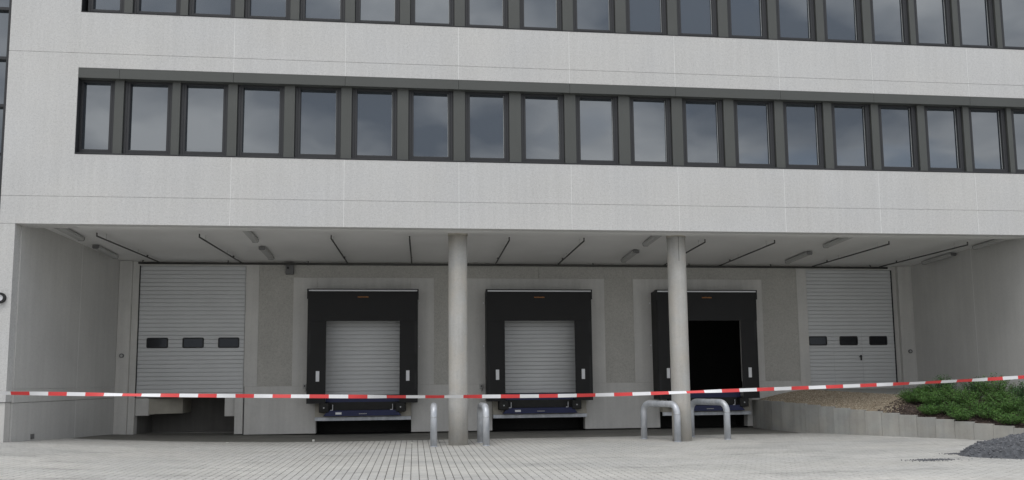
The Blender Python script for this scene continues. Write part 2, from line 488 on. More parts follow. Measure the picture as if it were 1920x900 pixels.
MB().box(0, .012, -.09, .09, -.06, .06).build('wall_vent', M['box'], B, (-8.64 + .43 * 1.22 / DB, 1.22, .37))
# back wall pieces
def bw(x0, x1, z0, z1, mt='smooth', y0=DB, y1=DB + .3, gap=.0015, ch=.002):
    return panel(x0, x1, z0, z1, y0, y1, mt, 'wall_panel', gap, ch)
bw(-8.21, -7.84, -.1, 5.34, y0=DB - .10)
bw(-7.84, -7.66, -.1, 5.34)
bw(-7.66, -4.50, 5.215, 5.34)
bw(-4.50, -4.10, 1.5, 5.34)
bw(-4.75, -4.505, .07, 1.19, y0=DB + .02)
MB().box(-4.505, -4.46, DB + .08, DB + .3, 0, 1.25).build('joint_filler', M['box'], B)
bw(-4.46, -2.32, .05, 1.5)
dc = [-.88, 4.575, 10.02]
bays = [(-3.06, 1.29), (2.34, 6.80), (7.76, 12.15)]
rec = [(-2.32, .585), (3.12, 6.09), (8.55, 11.48)]
for (a, b), c in zip(bays, dc):
    o = 1.72
    bw(a, c - 1.45, 1.5, 4.865); bw(c - 1.45, c + 1.43, 4.2, 4.865); bw(c + 1.43, b, 1.5, 4.865)
# washed aggregate panels, one centimetre back
ag = [(-4.10, -3.06), (1.29, 2.34), (6.80, 7.76), (12.15, 13.37)]
for a, b in ag:
    bw(a, b, 1.5, 4.865, 'aggr', y0=DB + .012, gap=.0, ch=0)
for a, b in ((-4.10, -1.06), (-1.06, 1.78), (1.78, 4.65), (4.65, 7.47), (7.47, 10.35), (10.35, 13.37)):
    bw(a, b, 4.865, 5.34, 'aggr', y0=DB + .012, gap=.002, ch=0)
bw(.585, 3.12, .05, 1.5); bw(6.09, 8.55, .05, 1.5); bw(11.48, 13.37, .05, 1.5)
for a, b in rec: bw(a, b, 1.0, 1.185, y0=DB + .01)
bw(13.37, 13.72, .05, 5.34); bw(13.72, 16.80, 5.21, 5.34)
bw(16.80, 17.0, .05, 5.34, y0=DB + .12); bw(17.0, 17.5, .05, 5.34)
bw(13.72, 17.0, .05, 1.32, y0=DB + .05)
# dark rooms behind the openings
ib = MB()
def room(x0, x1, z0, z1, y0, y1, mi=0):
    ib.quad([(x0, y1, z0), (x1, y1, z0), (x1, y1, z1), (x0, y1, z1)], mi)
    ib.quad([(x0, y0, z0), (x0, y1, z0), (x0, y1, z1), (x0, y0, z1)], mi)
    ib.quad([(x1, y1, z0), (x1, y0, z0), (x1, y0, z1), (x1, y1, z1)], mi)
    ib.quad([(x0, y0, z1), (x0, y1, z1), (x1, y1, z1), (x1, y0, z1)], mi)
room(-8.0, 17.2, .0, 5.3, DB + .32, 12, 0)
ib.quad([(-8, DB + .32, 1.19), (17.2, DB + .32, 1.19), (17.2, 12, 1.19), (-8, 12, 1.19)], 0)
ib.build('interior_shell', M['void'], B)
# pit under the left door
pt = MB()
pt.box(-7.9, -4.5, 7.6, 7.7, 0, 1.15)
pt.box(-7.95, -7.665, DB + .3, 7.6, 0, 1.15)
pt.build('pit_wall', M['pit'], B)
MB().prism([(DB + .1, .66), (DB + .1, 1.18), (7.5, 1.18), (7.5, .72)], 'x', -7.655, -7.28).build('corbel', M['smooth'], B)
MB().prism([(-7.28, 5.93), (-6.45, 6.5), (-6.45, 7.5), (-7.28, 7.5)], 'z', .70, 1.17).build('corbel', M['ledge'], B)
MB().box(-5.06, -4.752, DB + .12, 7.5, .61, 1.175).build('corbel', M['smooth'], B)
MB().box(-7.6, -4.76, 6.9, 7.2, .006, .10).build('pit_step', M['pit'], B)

# columns
for cx, cy, r_ in ((1.79, .86, .245), (7.62, .80, .245)):
    path = [(cx, cy, -.05), (cx, cy, 1), (cx, cy, 2.6), (cx, cy, 4.2), (cx, cy, 5.36)]
    o = MB().tube(path, [r_ + .004, r_, r_, r_, r_], 48).build('column', M['column'], B)
    MB().tube([(cx, cy, 5.355), (cx, cy, 5.60)], r_ + .012, 48).build('collar', M['ledge'], o)
seam = MB().box(7.60, 7.612, .80 - .249, .80 - .24, 4.7, 5.35).build('casting_seam', M['pit'], B)

# sectional doors
def slat_mesh(w, h=.125):
    b = MB()
    b.prism([(-.004, .003), (-.012, .010), (-.013, h * .5), (-.012, h - .010), (-.002, h - .003), (.03, h - .003), (.03, .003)][::-1], 'x', -w / 2, w / 2)
    return b.mesh('slat', M['slat'])
def door(cx, w, z0, z1, y, wins=(), rim=True):
    d = MB().box(-w / 2 - .05, w / 2 + .05, .031, .05, z0, z1).build('sectional_door', M['lampbox'], B, (cx, y, 0))
    sm = slat_mesh(w)
    z = z0
    while z < z1 - .01:
        link('slat', sm, d, (0, 0, z)); z += .125
    for (wx, wz, ww, wh) in wins:
        f = MB()
        def rr(hw, hh, r_):
            p = []
            for qx, qz, a0 in ((1, 1, 0), (-1, 1, 90), (-1, -1, 180), (1, -1, 270)):
                for t in (0, 30, 60, 90):
                    a = R(a0 + t); p.append((wx - cx + qx * (hw - r_) + r_ * math.cos(a), wz + qz * (hh - r_) + r_ * math.sin(a)))
            return p
        o1, i1 = rr(ww / 2, wh / 2, .05), rr(ww / 2 - .035, wh / 2 - .035, .03)
        n = len(o1)
        for k in range(n):
            k2 = (k + 1) % n
            f.quad([(o1[k][0], -.03, o1[k][1]), (i1[k][0], -.03, i1[k][1]), (i1[k2][0], -.03, i1[k2][1]), (o1[k2][0], -.03, o1[k2][1])])
            f.quad([(o1[k][0], .0, o1[k][1]), (o1[k][0], -.03, o1[k][1]), (o1[k2][0], -.03, o1[k2][1]), (o1[k2][0], .0, o1[k2][1])])
            f.quad([(i1[k][0], -.03, i1[k][1]), (i1[k][0], -.014, i1[k][1]), (i1[k2][0], -.014, i1[k2][1]), (i1[k2][0], -.03, i1[k2][1])])
        f.build('door_window', M['blackf'], d)
        MB().quad([(p[0], -.0145, p[1]) for p in i1]) if 0 else None
        q = MB(); q.prism(i1[::-1], 'y', -.0145, -.0125); q.build('window_pane', M['dpane'], d)
    return d
d1 = door(-6.08, 3.12, 1.20, 5.24, DB + .08, [(-7.08, 2.845, .63, .32), (-6.03, 2.845, .63, .32), (-4.98, 2.845, .63, .32)])
MB().box(-1.585, -1.56, -.05, .02, 1.2, 5.21).build('guide_rail', M['blackf'], d1)
d2 = door(15.26, 3.06, 1.335, 5.22, DB + .08, [(14.06, 2.82, .64, .31), (15.145, 2.82, .64, .31), (16.20, 2.82, .64, .31)])
MB().box(1.51, 1.535, -.05, .02, 1.33, 5.2).build('guide_rail', M['blackf'], d2)
# wicket door outline and handle in the right door
wk = MB()
wk.box(.345, .362, -.017, -.0, 1.34, 3.12); wk.box(-.66, -.648, -.017, 0, 1.34, 3.12); wk.box(-.648, .345, -.017, 0, 3.108, 3.12)
wk.build('wicket_frame', M['alu'], d2)
MB().box(.27, .33, -.02, 0, 2.16, 2.34, ch=.004).tube([(.30, -.02, 2.28), (.30, -.07, 2.28), (.20, -.075, 2.28)], .014, 8).build('door_handle', M['blackf'], d2)
d3 = door(-.88, 2.7, 1.2, 3.95, DB + .10)
d4 = door(4.555, 2.7, 1.2, 3.95, DB + .10)

# dock shelters
def shelter(cx):
    hw, y0, zb, zt = 1.665, 5.19, .97, 4.42
    s = MB()
    for sx in (-1, 1):
        a, b = sorted((sx * hw, sx * (hw - .04)))
        s.box(a, b, y0 + .03, DB - .004, zb, zt - .04)
        a, b = sorted((sx * (hw - .04), sx * (hw - .10)))
        s.box(a, b, y0 + .012, y0 + .06, zb, zt - .04)
    s.box(-hw, hw, y0 + .03, DB - .004, zt - .04, zt - .004)
    root = s.build('dock_shelter', M['blackf'], B, (cx, 0, 0))
    MB().box(-hw - .02, hw + .02, y0 - .03, y0 + .14, zt - .004, zt + .025).build('top_cap', M['blackf'], root)
    MB().box(-hw + .03, hw - .02, y0 - .034, y0 - .012, zt - .05, zt - .005, ch=.004).build('trim_rail', M['alu'], root)
    # sagging sheets
    def sheet(x0, x1, z0, z1, yoff, nm, amp=.012, seed=0):
        b = MB(); NX, NZ = 8, 10
        def P(i, j, back):
            xx = x0 + (x1 - x0) * i / NX; zz = z0 + (z1 - z0) * j / NZ
            yy = y0 + yoff + amp * noise.noise(Vector((xx * 2.1 + seed, zz * 1.1, cx)))
            return (xx, yy + back, zz)
        for i in range(NX):
            for j in range(NZ):
                b.quad([P(i, j, 0), P(i + 1, j, 0), P(i + 1, j + 1, 0), P(i, j + 1, 0)], smooth=True)
                b.quad([P(i, j + 1, .008), P(i + 1, j + 1, .008), P(i + 1, j, .008), P(i, j, .008)], smooth=True)
        for i in range(NX):
            b.quad([P(i, 0, .008), P(i + 1, 0, .008), P(i + 1, 0, 0), P(i, 0, 0)])
        for j in range(NZ):
            b.quad([P(0, j, 0), P(0, j + 1, 0), P(0, j + 1, .008), P(0, j, .008)])
            b.quad([P(NX, j, .008), P(NX, j + 1, .008), P(NX, j + 1, 0), P(NX, j, 0)])
        return b.build(nm, M['black'], root)
    sheet(-hw + .01, -1.10, zb, 4.33, .012, 'side_curtain', seed=1)
    sheet(1.11, hw - .01, zb, 4.33, .012, 'side_curtain', seed=5)
    sheet(-hw + .01, hw - .01, 3.455, 4.37, -.015, 'head_curtain', seed=9)
    for sx in (-1, 1):
        hd = MB()
        a, b = sorted((sx * (hw + .02), sx * (hw - .015)))
        hd.box(a, b, y0 - .03, y0 + .3, 4.14, 4.42)
        hd.build('corner_flap', M['blackf'], root)
    for mx_ in (-1.34, 1.36):
        MB().box(mx_ - .052, mx_ + .052, y0 - .012, y0 - .001, 1.63, 1.945, ch=.004).build('guide_marker', M['white'], root)
    lg = MB(); random.seed(3)
    lx = -.165
    while lx < .16:   # small worn maker's lettering, unreadable at this distance
        wd = random.choice((.022, .03, .036)); lg.box(lx, lx + wd, y0 - .032, y0 - .026, 4.175, 4.175 + random.choice((.035, .04, .04))); lx += wd + .009
    lg.build('print', M['orange'], root)
    # two little fixings on the wall beside
    for z in (4.07, 2.70):
        fx = MB()
        sx = 1 if cx < 0 else -1
        fx.box(sx * (hw + .05) - .015, sx * (hw + .05) + .015, DB - .03, DB, z - .025, z + .025)
        fx.build('wall_bolt', M['white'], root)
    return root
for c in dc: shelter(c)

# levellers, bumpers, beams under the shelters
def leveller(cx, k):
    a, b = rec[k]
    root = MB().box(-1.12, 1.12, 5.46, 6.4, 1.0, 1.19).build('dock_leveller', M['blue'], B, (cx, 0, 0))
    MB().prism([(-1.17, .585), (1.17, .585), (1.03, .755), (-1.03, .755)][::-1], 'y', 5.25, 5.46).build('lip', M['blue'], root)
    MB().box(-1.0, 1.0, 5.47, 5.55, .76, 1.0).build('front_plate', M['rubber'], root)
    for sx in (-1, 1):
        hk = MB().box(sx * .90 - .008, sx * .90 + .008, 5.40, 5.42, .76, .93)
        x0, x1 = sorted((sx * .90, sx * .90 - .07)); hk.box(x0, x1, 5.38, 5.4, .755, .775)
        hk.build('support_hook', M['white'], root)
        x0, x1 = sorted((sx * 1.00, sx * 1.29))
        bm_ = MB().box(x0, x1, 5.22, 5.5, .70, .985, ch=.02).build('bumper', M['rubber'], root)
        xm = (x0 + x1) / 2
        MB().tube([(xm, 5.225, .84), (xm, 5.205, .84)], .022, 8).build('bolt', M['alu'], bm_)
    MB().box(-.80, -.62, 5.243, 5.249, .635, .70).build('rating_plate', M['white'], root)
    tx = MB(); random.seed(5); lx = -.10
    while lx < .12:
        wd = random.choice((.016, .02, .028)); tx.box(lx, lx + wd, 5.244, 5.249, .64, .665); lx += wd + .008
    tx.build('print', M['lampbox'], root)
    w0, w1 = a - cx + .003, b - cx - .003
    MB().box(w0, w1, 5.50, 6.3, .555, .70).build('concrete_ledge', M['ledge'], root)
    MB().box(w0, -1.3, 5.56, 6.3, .70, 1.0).build('concrete_cheek', M['ledge'], root); MB().box(1.3, w1, 5.56, 6.3, .70, 1.0).build('concrete_cheek', M['ledge'], root)
    MB().box(w0 - .0, w1, 5.46, 5.56, .44, .55, ch=.006).build('edge_beam', M['galv'], root)
    pb_ = MB(); pb_.quad([(w0 - .01, 6.8, -.1), (w1 + .01, 6.8, -.1), (w1 + .01, 6.8, 1.2), (w0 - .01, 6.8, 1.2)])
    for xx in (w0 - .01, w1 + .01): pb_.quad([(xx, DB + .02, -.1), (xx, 6.8, -.1), (xx, 6.8, 1.2), (xx, DB + .02, 1.2)])
    pb_.quad([(w0 - .01, DB + .02, .012), (w1 + .01, DB + .02, .012), (w1 + .01, 6.8, .012), (w0 - .01, 6.8, .012)])
    pb_.build('pit_lining', M['rubber'], root)
    return root
for k, c in enumerate(dc): leveller(c, k)

# glazed wall to the left of the facade
cwm = MB()
for z in (8.27, 9.45, 10.69, 11.95):
    cwm.box(-14.4, -9.09, .10, .30, z - .035, z + .035)
for x_ in (-9.05, -10.6, -12.0, -13.4):
    cwm.box(x_ - .04, x_ + .04, .08, .3, 0, 13.4)
cw = cwm.build('glazed_wall', M['frame'], B)
zs = [0.1, 1.9, 3.1, 4.6, 5.9, 7.1, 8.27, 9.45, 10.69, 11.95, 13.4]; xsn = [-13.4, -12.0, -10.6, -9.05]
for i in range(3):
    for j in range(len(zs) - 1):
        MB().box(xsn[i] + .04, xsn[i + 1] - .04, .2, .23, zs[j] + .036, zs[j + 1] - .036).build('pane', M['pane'], cw)
rf = MB().box(-14.4, 21.4, .6, 14, 13.9, 14.4); rf.build('roof', M['ramp'], B)
bs = MB().box(-14.4, -13.4, .3, 14, 0, 13.9); bs.box(21.2, 21.4, .61, 14, -.1, 13.88); bs.box(-13.4, 21.2, 13.8, 14, -.1, 13.9); bs.build('end_wall', M['facade'], B)

# ------------------------------------------------------------------ pipework, lights, small fittings
pr = tag(empty('sprinkler_pipework', (4.4, 5.5, 5.27)), 'thin dark sprinkler pipes hung under the bay ceiling', 'pipework')
def wp(o): o.parent = pr; o.location = (-4.4, -5.5, -5.27); return o
wp(MB().tube([(-7.62, 5.56, 5.255), (4, 5.56, 5.262), (16.5, 5.56, 5.25)], .036, 10).build('main_pipe', M['pipe']))
PX = [(-7.31, -7.02), (-4.81, -4.60), (-1.49, -1.39), (.547, .59), (3.197, 3.23), (5.234, 5.235), (8.63, 8.74), (10.638, 10.62), (14.03, 13.84), (16.43, 16.22)]
for a, b in PX:
    c = MB().tube([(a, 1.36, 5.345), (b, 5.56, 5.285)], .021, 8)
    c.tube([(a, 1.36, 5.335), (a, 1.36, 5.43)], .018, 8)
    wp(c.build('branch_pipe', M['pipe']))
    for t in (.13, .62):
        yy = 1.36 + t * 4.2; xx = a + (b - a) * t
        wp(MB().tube([(xx, yy, 5.33), (xx, yy, ceil(yy) + .01)], .007, 6).build('hanger', M['lampbox']))
    yy = 1.36 + .78 * 4.2; xx = a + (b - a) * .78
    wp(MB().tube([(xx, yy, 5.29), (xx, yy, 5.36)], [.014, .028], 8).build('sprinkler_head', M['pipe']))
for xx in (-7.5, -5.0, -2.6, 2.2, 6.4, 9.6, 12.4, 15.9):
    wp(MB().tube([(xx, 5.56, 5.22), (xx, 5.56, 5.31), (xx, 5.6, 5.345)], .018, 6).build('clamp', M['pipe']))

def light_meshes():
    b = MB()
    pr_ = [(-.085, .09), (-.085, .03), (-.06, 0), (.06, 0), (.085, .03), (.085, .09)]
    b.prism(pr_[::-1], 'y', 0, 1.48)
    e = MB().prism([(-.092, .092), (-.092, .028), (-.064, -.007), (.064, -.007), (.092, .028), (.092, .092)][::-1], 'y', -.012, -.001)
    return b.mesh('diffuser', M['lampbox']), e.mesh('end_cap', M['box'])
LM = light_meshes()
LXS = [(-8.02, 'beside the left side wall'), (-3.58, 'right of the tall left door'), (7.2, 'near the right column'),
       (12.6, 'left of the right tall door'), (17.3, 'beside the right side wall')]
for xx, where in LXS:
    for y0, wh in ((.74, 'front'), (3.25, 'rear')):
        t = tag(empty('ceiling_light', (xx, y0, ceil(y0 + .7) - .095)), f'{wh} grey unlit batten light on the bay ceiling {where}', 'ceiling light', 'batten lights on the bay ceiling')
        t.rotation_euler = (-math.atan((5.55 - 5.345) / 5.15), 0, 0)
        link('diffuser', LM[0], t); link('end_cap', LM[1], t); link('end_cap', LM[1], t, (0, 1.493, 0))

def ring(mb, r0, r1, y0, y1, n=28, mi=0):
    for k in range(n):
        a, b = 2 * math.pi * k / n, 2 * math.pi * (k + 1) / n
        def P(r_, t, y): return (r_ * math.cos(t), y, r_ * math.sin(t))
        mb.quad([P(r0, a, y0), P(r1, a, y0), P(r1, b, y0), P(r0, b, y0)], mi)
        mb.quad([P(r1, a, y0), P(r1, a, y1), P(r1, b, y1), P(r1, b, y0)], mi)
        mb.quad([P(r0, b, y0), P(r0, b, y1), P(r0, a, y1), P(r0, a, y0)], mi)
wlp = tag(empty('wall_lamp', (-8.87, 0, 3.63)), 'round wall lamp with a black ring on the pier left of the bay', 'wall lamp')
q = MB(); ring(q, .075, .125, -.07, -.001); q.build('bezel', M['blackf'], wlp)
q = MB(); q.tube([(0, -.002, 0), (0, -.045, 0)], .076, 24); q.build('lens', M['white'], wlp)
for xx, zz, lab in ((-8.04, 2.46, 'small round grey wall fitting on the pilaster left of the left door'), (17.28, 2.45, 'small round grey wall fitting on the pilaster right of the right door')):
    yy = DB - .10 if xx < 0 else DB
    t = tag(empty('round_fitting', (xx, yy, zz)), lab, 'wall fitting', 'round fittings on the pilasters')
    q = MB(); ring(q, .042, .066, -.045, 0, 20); q.build('housing', M['box'], t)
    MB().tube([(0, -.001, 0), (0, -.03, 0)], .043, 16).build('face', M['lampbox'], t)
bx = tag(empty('camera_box', (-3.17, DB + .01, 5.11)), 'dark grey square camera box high on the back wall left of the docks', 'camera')
MB().box(-.12, .12, -.16, 0, -.16, .13, ch=.01).build('housing', M['box'], bx)
MB().tube([(-.045, -.162, .03), (-.045, -.20, .03)], .035, 14).build('lens', M['blackf'], bx)
MB().box(-.17, .12, -.2, -.02, .131, .165).build('hood', M['blackf'], bx)
for xx, zz, lab in ((-2.66, 1.50, 'small grey control box by the left dock shelter'), (2.77, 1.44, 'small grey control box by the middle dock shelter')):
    t = tag(empty('control_box', (xx, DB, zz)), lab, 'control box', 'control boxes beside the docks')
    MB().box(-.055, .055, -.09, 0, -.07, .06, ch=.01).build('housing', M['lampbox'], t)
    MB().tube([(0, -.09, 0), (0, -.115, 0)], .024, 10).build('button', M['blackf'], t)
    MB().tube([(.03, -.05, -.07), (.05, -.05, -.14), (.0, -.03, -.16)], .008, 6).build('cable', M['rubber'], t)

# ------------------------------------------------------------------ hoop barriers
def hoop(fx_, fy, bx_, by, H, label, r_=.085):
    z0 = lift(fx_, fy)
    root = tag(empty('hoop_barrier', (fx_, fy, z0)), label, 'hoop barrier', 'galvanised steel hoops guiding trucks to the docks')
    d = Vector((bx_ - fx_, by - fy, 0)); L = d.length; u = d / L
    R0 = .24; p = [Vector((0, 0, 0)), Vector((0, 0, H - R0 - r_))]
    for t in range(1, 9):
        a = R(90 * t / 8); p.append(u * (R0 * (1 - math.cos(a))) + Vector((0, 0, H - r_ - R0 + R0 * math.sin(a))))
    top = list(p)
    arc2 = [u * (L - R0 + R0 * math.sin(R(90 * t / 8))) + Vector((0, 0, H - r_ - R0 + R0 * math.cos(R(90 * t / 8)))) for t in range(0, 9)]
    full = top + arc2 + [Vector((L * u.x, L * u.y, 0))]
    MB().tube(full, r_, 20).build('tube', M['galv'], root)
    for q_ in (Vector((0, 0, 0)), u * L):
        MB().tube([q_ + Vector((0, 0, .0005)), q_ + Vector((0, 0, .012))], r_ + .012, 20).build('base_ring', M['galv'], root)
    for zc in (H - R0 - r_ - .02,):
        MB().tube([Vector((0, 0, zc)), Vector((0, 0, zc + .018))], r_ + .003, 20).build('weld_collar', M['alu'], root)
hoop(1.16, .42, 1.19, 1.55, 1.06, 'grey steel hoop seen end-on just left of the left column')
hoop(2.46, .40, 2.40, 1.50, 1.05, 'grey steel hoop standing just right of the left column')
hoop(7.40, .48, 6.86, 1.70, 1.04, 'grey steel hoop slanting in front of the right column')
hoop(8.90, .92, 8.33, 2.12, 1.06, 'grey steel hoop right of the right column')

# ------------------------------------------------------------------ retaining wall, ramp, beds
WPT = [(11.65, 5.75, .90), (11.70, 4.2, .89), (12.2, 2.9, .82), (12.9, 1.8, .71), (13.7, .7, .60), (14.5, -.3, .47), (15.4, -1.7, .33), (16.4, -3.3, .20), (17.5, -5.2, .12)]
def along(s):
    for i in range(len(WPT) - 1):
        a, b = Vector(WPT[i]), Vector(WPT[i + 1]); L = (b - a).xy.length
        if s <= L: return a + (b - a) * (s / L)
        s -= L
    return Vector(WPT[-1])
TOT = sum((Vector(WPT[i + 1]) - Vector(WPT[i])).xy.length for i in range(len(WPT) - 1))
rw = tag(empty('retaining_wall', (11.65, 5.75, 0)), 'low grey concrete retaining wall stepping down beside the ramp', 'retaining wall')
EW = .46; s_ = 0; bl = 0
while s_ < TOT - .1:
    a, b = along(s_ + .003), along(min(s_ + EW, TOT) - .003)
    h = along(s_ + EW * .5).z + random.uniform(-.006, .006)
    d = (b - a).xy.normalized(); nrm = Vector((-d.y, d.x, 0)) if (-d.y) * 1 + 0 > 0 else Vector((d.y, -d.x, 0))
    if nrm.x < 0: nrm = -nrm
    off = nrm * random.uniform(-.004, .004)
    A, Bp = Vector((a.x, a.y, 0)) + off, Vector((b.x, b.y, 0)) + off
    C_, D_ = Bp + nrm * .12, A + nrm * .12
    c = .008
    mbk = MB()
    lo = [A, Bp, C_, D_]; cen = (A + Bp + C_ + D_) / 4
    t1 = [p + Vector((0, 0, h - c)) for p in lo]; t2 = [p + (cen - p).normalized() * c + Vector((0, 0, h)) for p in lo]
    b0 = [p + Vector((0, 0, -.05)) for p in lo]
    tn = random.random()
    for (P_, Q_) in ((b0, t1), (t1, t2)):
        for i in range(4):
            k = (i + 1) % 4; mbk.quad([P_[k], P_[i], Q_[i], Q_[k]], 0, tn)
    mbk.quad(t2[::-1], 0, tn)
    o = mbk.build('wall_block', M['block'], rw); o.location = (-11.65, -5.75, 0)
    s_ += EW; bl += 1

def slabz(y):
    P = [(-12, 0.0), (-8, .22), (-4, .68), (0, .96), (1, 1.0), (5.8, 1.22), (7, 1.22)]
    for i in range(len(P) - 1):
        if y <= P[i + 1][0]:
            t = max(0, (y - P[i][0]) / (P[i + 1][0] - P[i][0])); return P[i][1] + t * (P[i + 1][1] - P[i][1])
    return 1.22
def edgept(s):
    p = along(s); y = min(p.y + .9, 5.775)
    return Vector((p.x + 2.0, y, slabz(y)))
def bed(s, t):
    a = along(s); b = edgept(s)
    a = a + Vector((.13, .03, -.03)); a.y = min(a.y, 5.77)
    p = a + (b - a) * t
    p.z += .10 * math.sin(math.pi * t) * (1 if s > 4.5 else .4)
    return p
SG = 4.9   # arc length where gravel gives way to planting
def bedmesh(s0, s1, name, mt, rough):
    b = MB(); NS, NT = int((s1 - s0) / .09), 26
    P = {}
    for i in range(NS + 1):
        for j in range(NT + 1):
            s = s0 + (s1 - s0) * i / NS; p = bed(s, j / NT)
            if 0 < j < NT: p.z += rough * noise.noise(p * 7)
            P[i, j] = p
    for i in range(NS):
        for j in range(NT):
            b.quad([P[i, j], P[i + 1, j], P[i + 1, j + 1], P[i, j + 1]], smooth=True)
    return tag(b.build(name, M[mt]), kind='structure')
bedmesh(0, SG + .3, 'gravel_bed', 'gravbase', .015)
bm2 = bedmesh(SG + .3, TOT, 'mulch_bed', 'soil', .05)
rp = MB(); NS = 40
for i in range(NS):
    s0, s1 = TOT * i / NS, TOT * (i + 1) / NS
    a, b = edgept(s0), edgept(s1)
    XR0 = 17.49 if a.y > 0 else 24; XR1 = 17.49 if a.y > 0 else 24
    if a.y - b.y > 1e-4 or i == 0:
        n_ = 6
        for k in range(n_):
            def q(p, xr, t): return (p.x - .02 + (xr - p.x + .02) * t, p.y, slabz(p.y) + .004)
            rp.quad([q(a, XR0, k / n_), q(b, XR1, k / n_), q(b, XR1, (k + 1) / n_), q(a, XR0, (k + 1) / n_)])
e = edgept(TOT)
rp.quad([(e.x, e.y, slabz(e.y)), (e.x, -12, 0.0), (24, -12, 0.0), (24, e.y, slabz(e.y))])
tag(rp.build('ramp', M['ramp']), kind='structure')

# loose pebbles on the gravel bed
def rock(mb, p, r_, tone):
    q = [(1, 0, 0), (-1, 0, 0), (0, 1, 0), (0, -1, 0), (0, 0, 1), (0, 0, -1)]
    a = random.uniform(0, 6.28); ca, sa = math.cos(a), math.sin(a)
    vs = []
    for v in q:
        k = r_ * random.uniform(.7, 1.2)
        x_, y_, z_ = v[0] * k, v[1] * k * .8, v[2] * k * .65
        vs.append((p[0] + x_ * ca - y_ * sa, p[1] + x_ * sa + y_ * ca, p[2] + z_))
    b = len(mb.v); mb.v += vs
    for f in ((0, 2, 4), (2, 1, 4), (1, 3, 4), (3, 0, 4), (2, 0, 5), (1, 2, 5), (3, 1, 5), (0, 3, 5)):
        mb.f.append(tuple(b + i for i in f)); mb.mi.append(0); mb.t.append(tone); mb.sm.append(False)
pb = MB()
for _ in range(13000):
    s = random.uniform(0, SG + .6); t = random.random()
    if s > SG - .5 and random.random() < (s - SG + .5) / 1.1: continue
    p = bed(s, t); rock(pb, p + Vector((0, 0, .004)), random.uniform(.014, .032), random.random() ** 1.2)
tag(pb.build('gravel', M['pebble']), 'tan loose gravel lying behind the retaining wall', 'gravel', kind='stuff')
mc = MB()
for _ in range(5000):
    s = random.uniform(SG - .1, TOT); t = random.random() ** 1.3
    p = bed(s, t) + Vector((0, 0, .02)); rock(mc, p, random.uniform(.012, .035), random.random())
M['chip'] = leafmat('mulch_chip', (.028, .020, .018), (.12, .085, .07))
tag(mc.build('mulch_chips', M['chip']), 'dark brown bark chips between the shrubs', 'mulch', kind='stuff')

# shrubs
def shrub(name, p, r_, h, mt, n, label, yellow=0):
    root = tag(empty(name, p), label, 'shrub', 'low green shrubs above the retaining wall')
    st_ = MB(); lf = MB()
    tips = []
    for k in range(int(n / 34)):
        a = random.uniform(0, 6.283); rad = r_ * math.sqrt(random.random()); hh = h * random.uniform(.55, 1.0) * (1 - .35 * (rad / r_) ** 2)
        tip = Vector((math.cos(a) * rad, math.sin(a) * rad, hh)); b0 = Vector((tip.x * .25, tip.y * .25, -.04))
        mid = (b0 + tip) / 2 + Vector((random.uniform(-.03, .03), random.uniform(-.03, .03), .03))
        st_.tube([b0, mid, tip], [.005, .004, .002], 4, cap=False); tips.append((b0, mid, tip))
    for b0, mid, tip in tips:
        ctone = random.random() * .6
        for _ in range(34):
            t = random.uniform(.25, 1.05)
            c = b0.lerp(mid, t * 2) if t < .5 else mid.lerp(tip, (t - .5) * 2)
            c = c + Vector((random.gauss(0, .022), random.gauss(0, .022), random.gauss(0, .014)))
            d = Vector((random.gauss(0, 1), random.gauss(0, 1), random.gauss(.6, .7))).normalized()
            w = d.cross(Vector((random.gauss(0, 1), random.gauss(0, 1), random.gauss(0, 1)))).normalized()
            L, wd = random.uniform(.022, .045), random.uniform(.006, .011)
            lf.quad([c, c + d * L * .5 + w * wd, c + d * L, c + d * L * .5 - w * wd], 0, min(1, ctone + random.random() * .45))
    for _ in range(yellow):
        _, _, tip = random.choice(tips)
        rock(lf, tip + Vector((random.uniform(-.05, .05), random.uniform(-.05, .05), .015)), .014, .5)
        for q_ in range(1, 9): lf.mi[-q_] = 1
    st_.build('stem', M['soil'], root); lf.build('foliage', [M[mt], M['bloom']], root)
SH = [(5.35, .42, .30, .24, 0, 'small bright shrub at the gravel end of the planting bed'),
      (5.25, .80, .24, .22, 0, 'low sprawling shrub touching the tan gravel'),
      (5.75, .74, .27, .46, 1, 'tall dark shrub nearest the gravel bed'),
      (5.95, .34, .30, .26, 0, 'rounded green shrub in front of the tall dark one'),
      (6.45, .86, .25, .42, 1, 'dark upright shrub second from the gravel'),
      (6.55, .45, .30, .30, 0, 'loose green shrub in the middle row above the wall steps'),
      (7.05, .74, .33, .48, 0, 'tallest bright green shrub with yellow dots'),
      (7.15, .26, .27, .22, 0, 'low green shrub close to the wall edge below the tallest shrub'),
      (7.75, .80, .30, .36, 1, 'dark shrub right of the tallest bright shrub'),
      (7.85, .34, .33, .28, 0, 'bushy green shrub at the wall edge right of centre'),
      (8.35, .72, .33, .34, 0, 'broad green shrub in the back row towards the right'),
      (8.45, .24, .28, .22, 0, 'small green shrub at the wall edge near the grey heap'),
      (8.95, .62, .34, .36, 0, 'bushy green shrub above the right end of the wall'),
      (9.15, .20, .28, .22, 0, 'low green shrub at the far right wall edge'),
      (9.35, .92, .33, .36, 1, 'dark shrub in the back row at the right edge'),
      (9.75, .50, .36, .34, 0, 'wide green shrub cut by the right edge of the picture')]
random.seed(21)
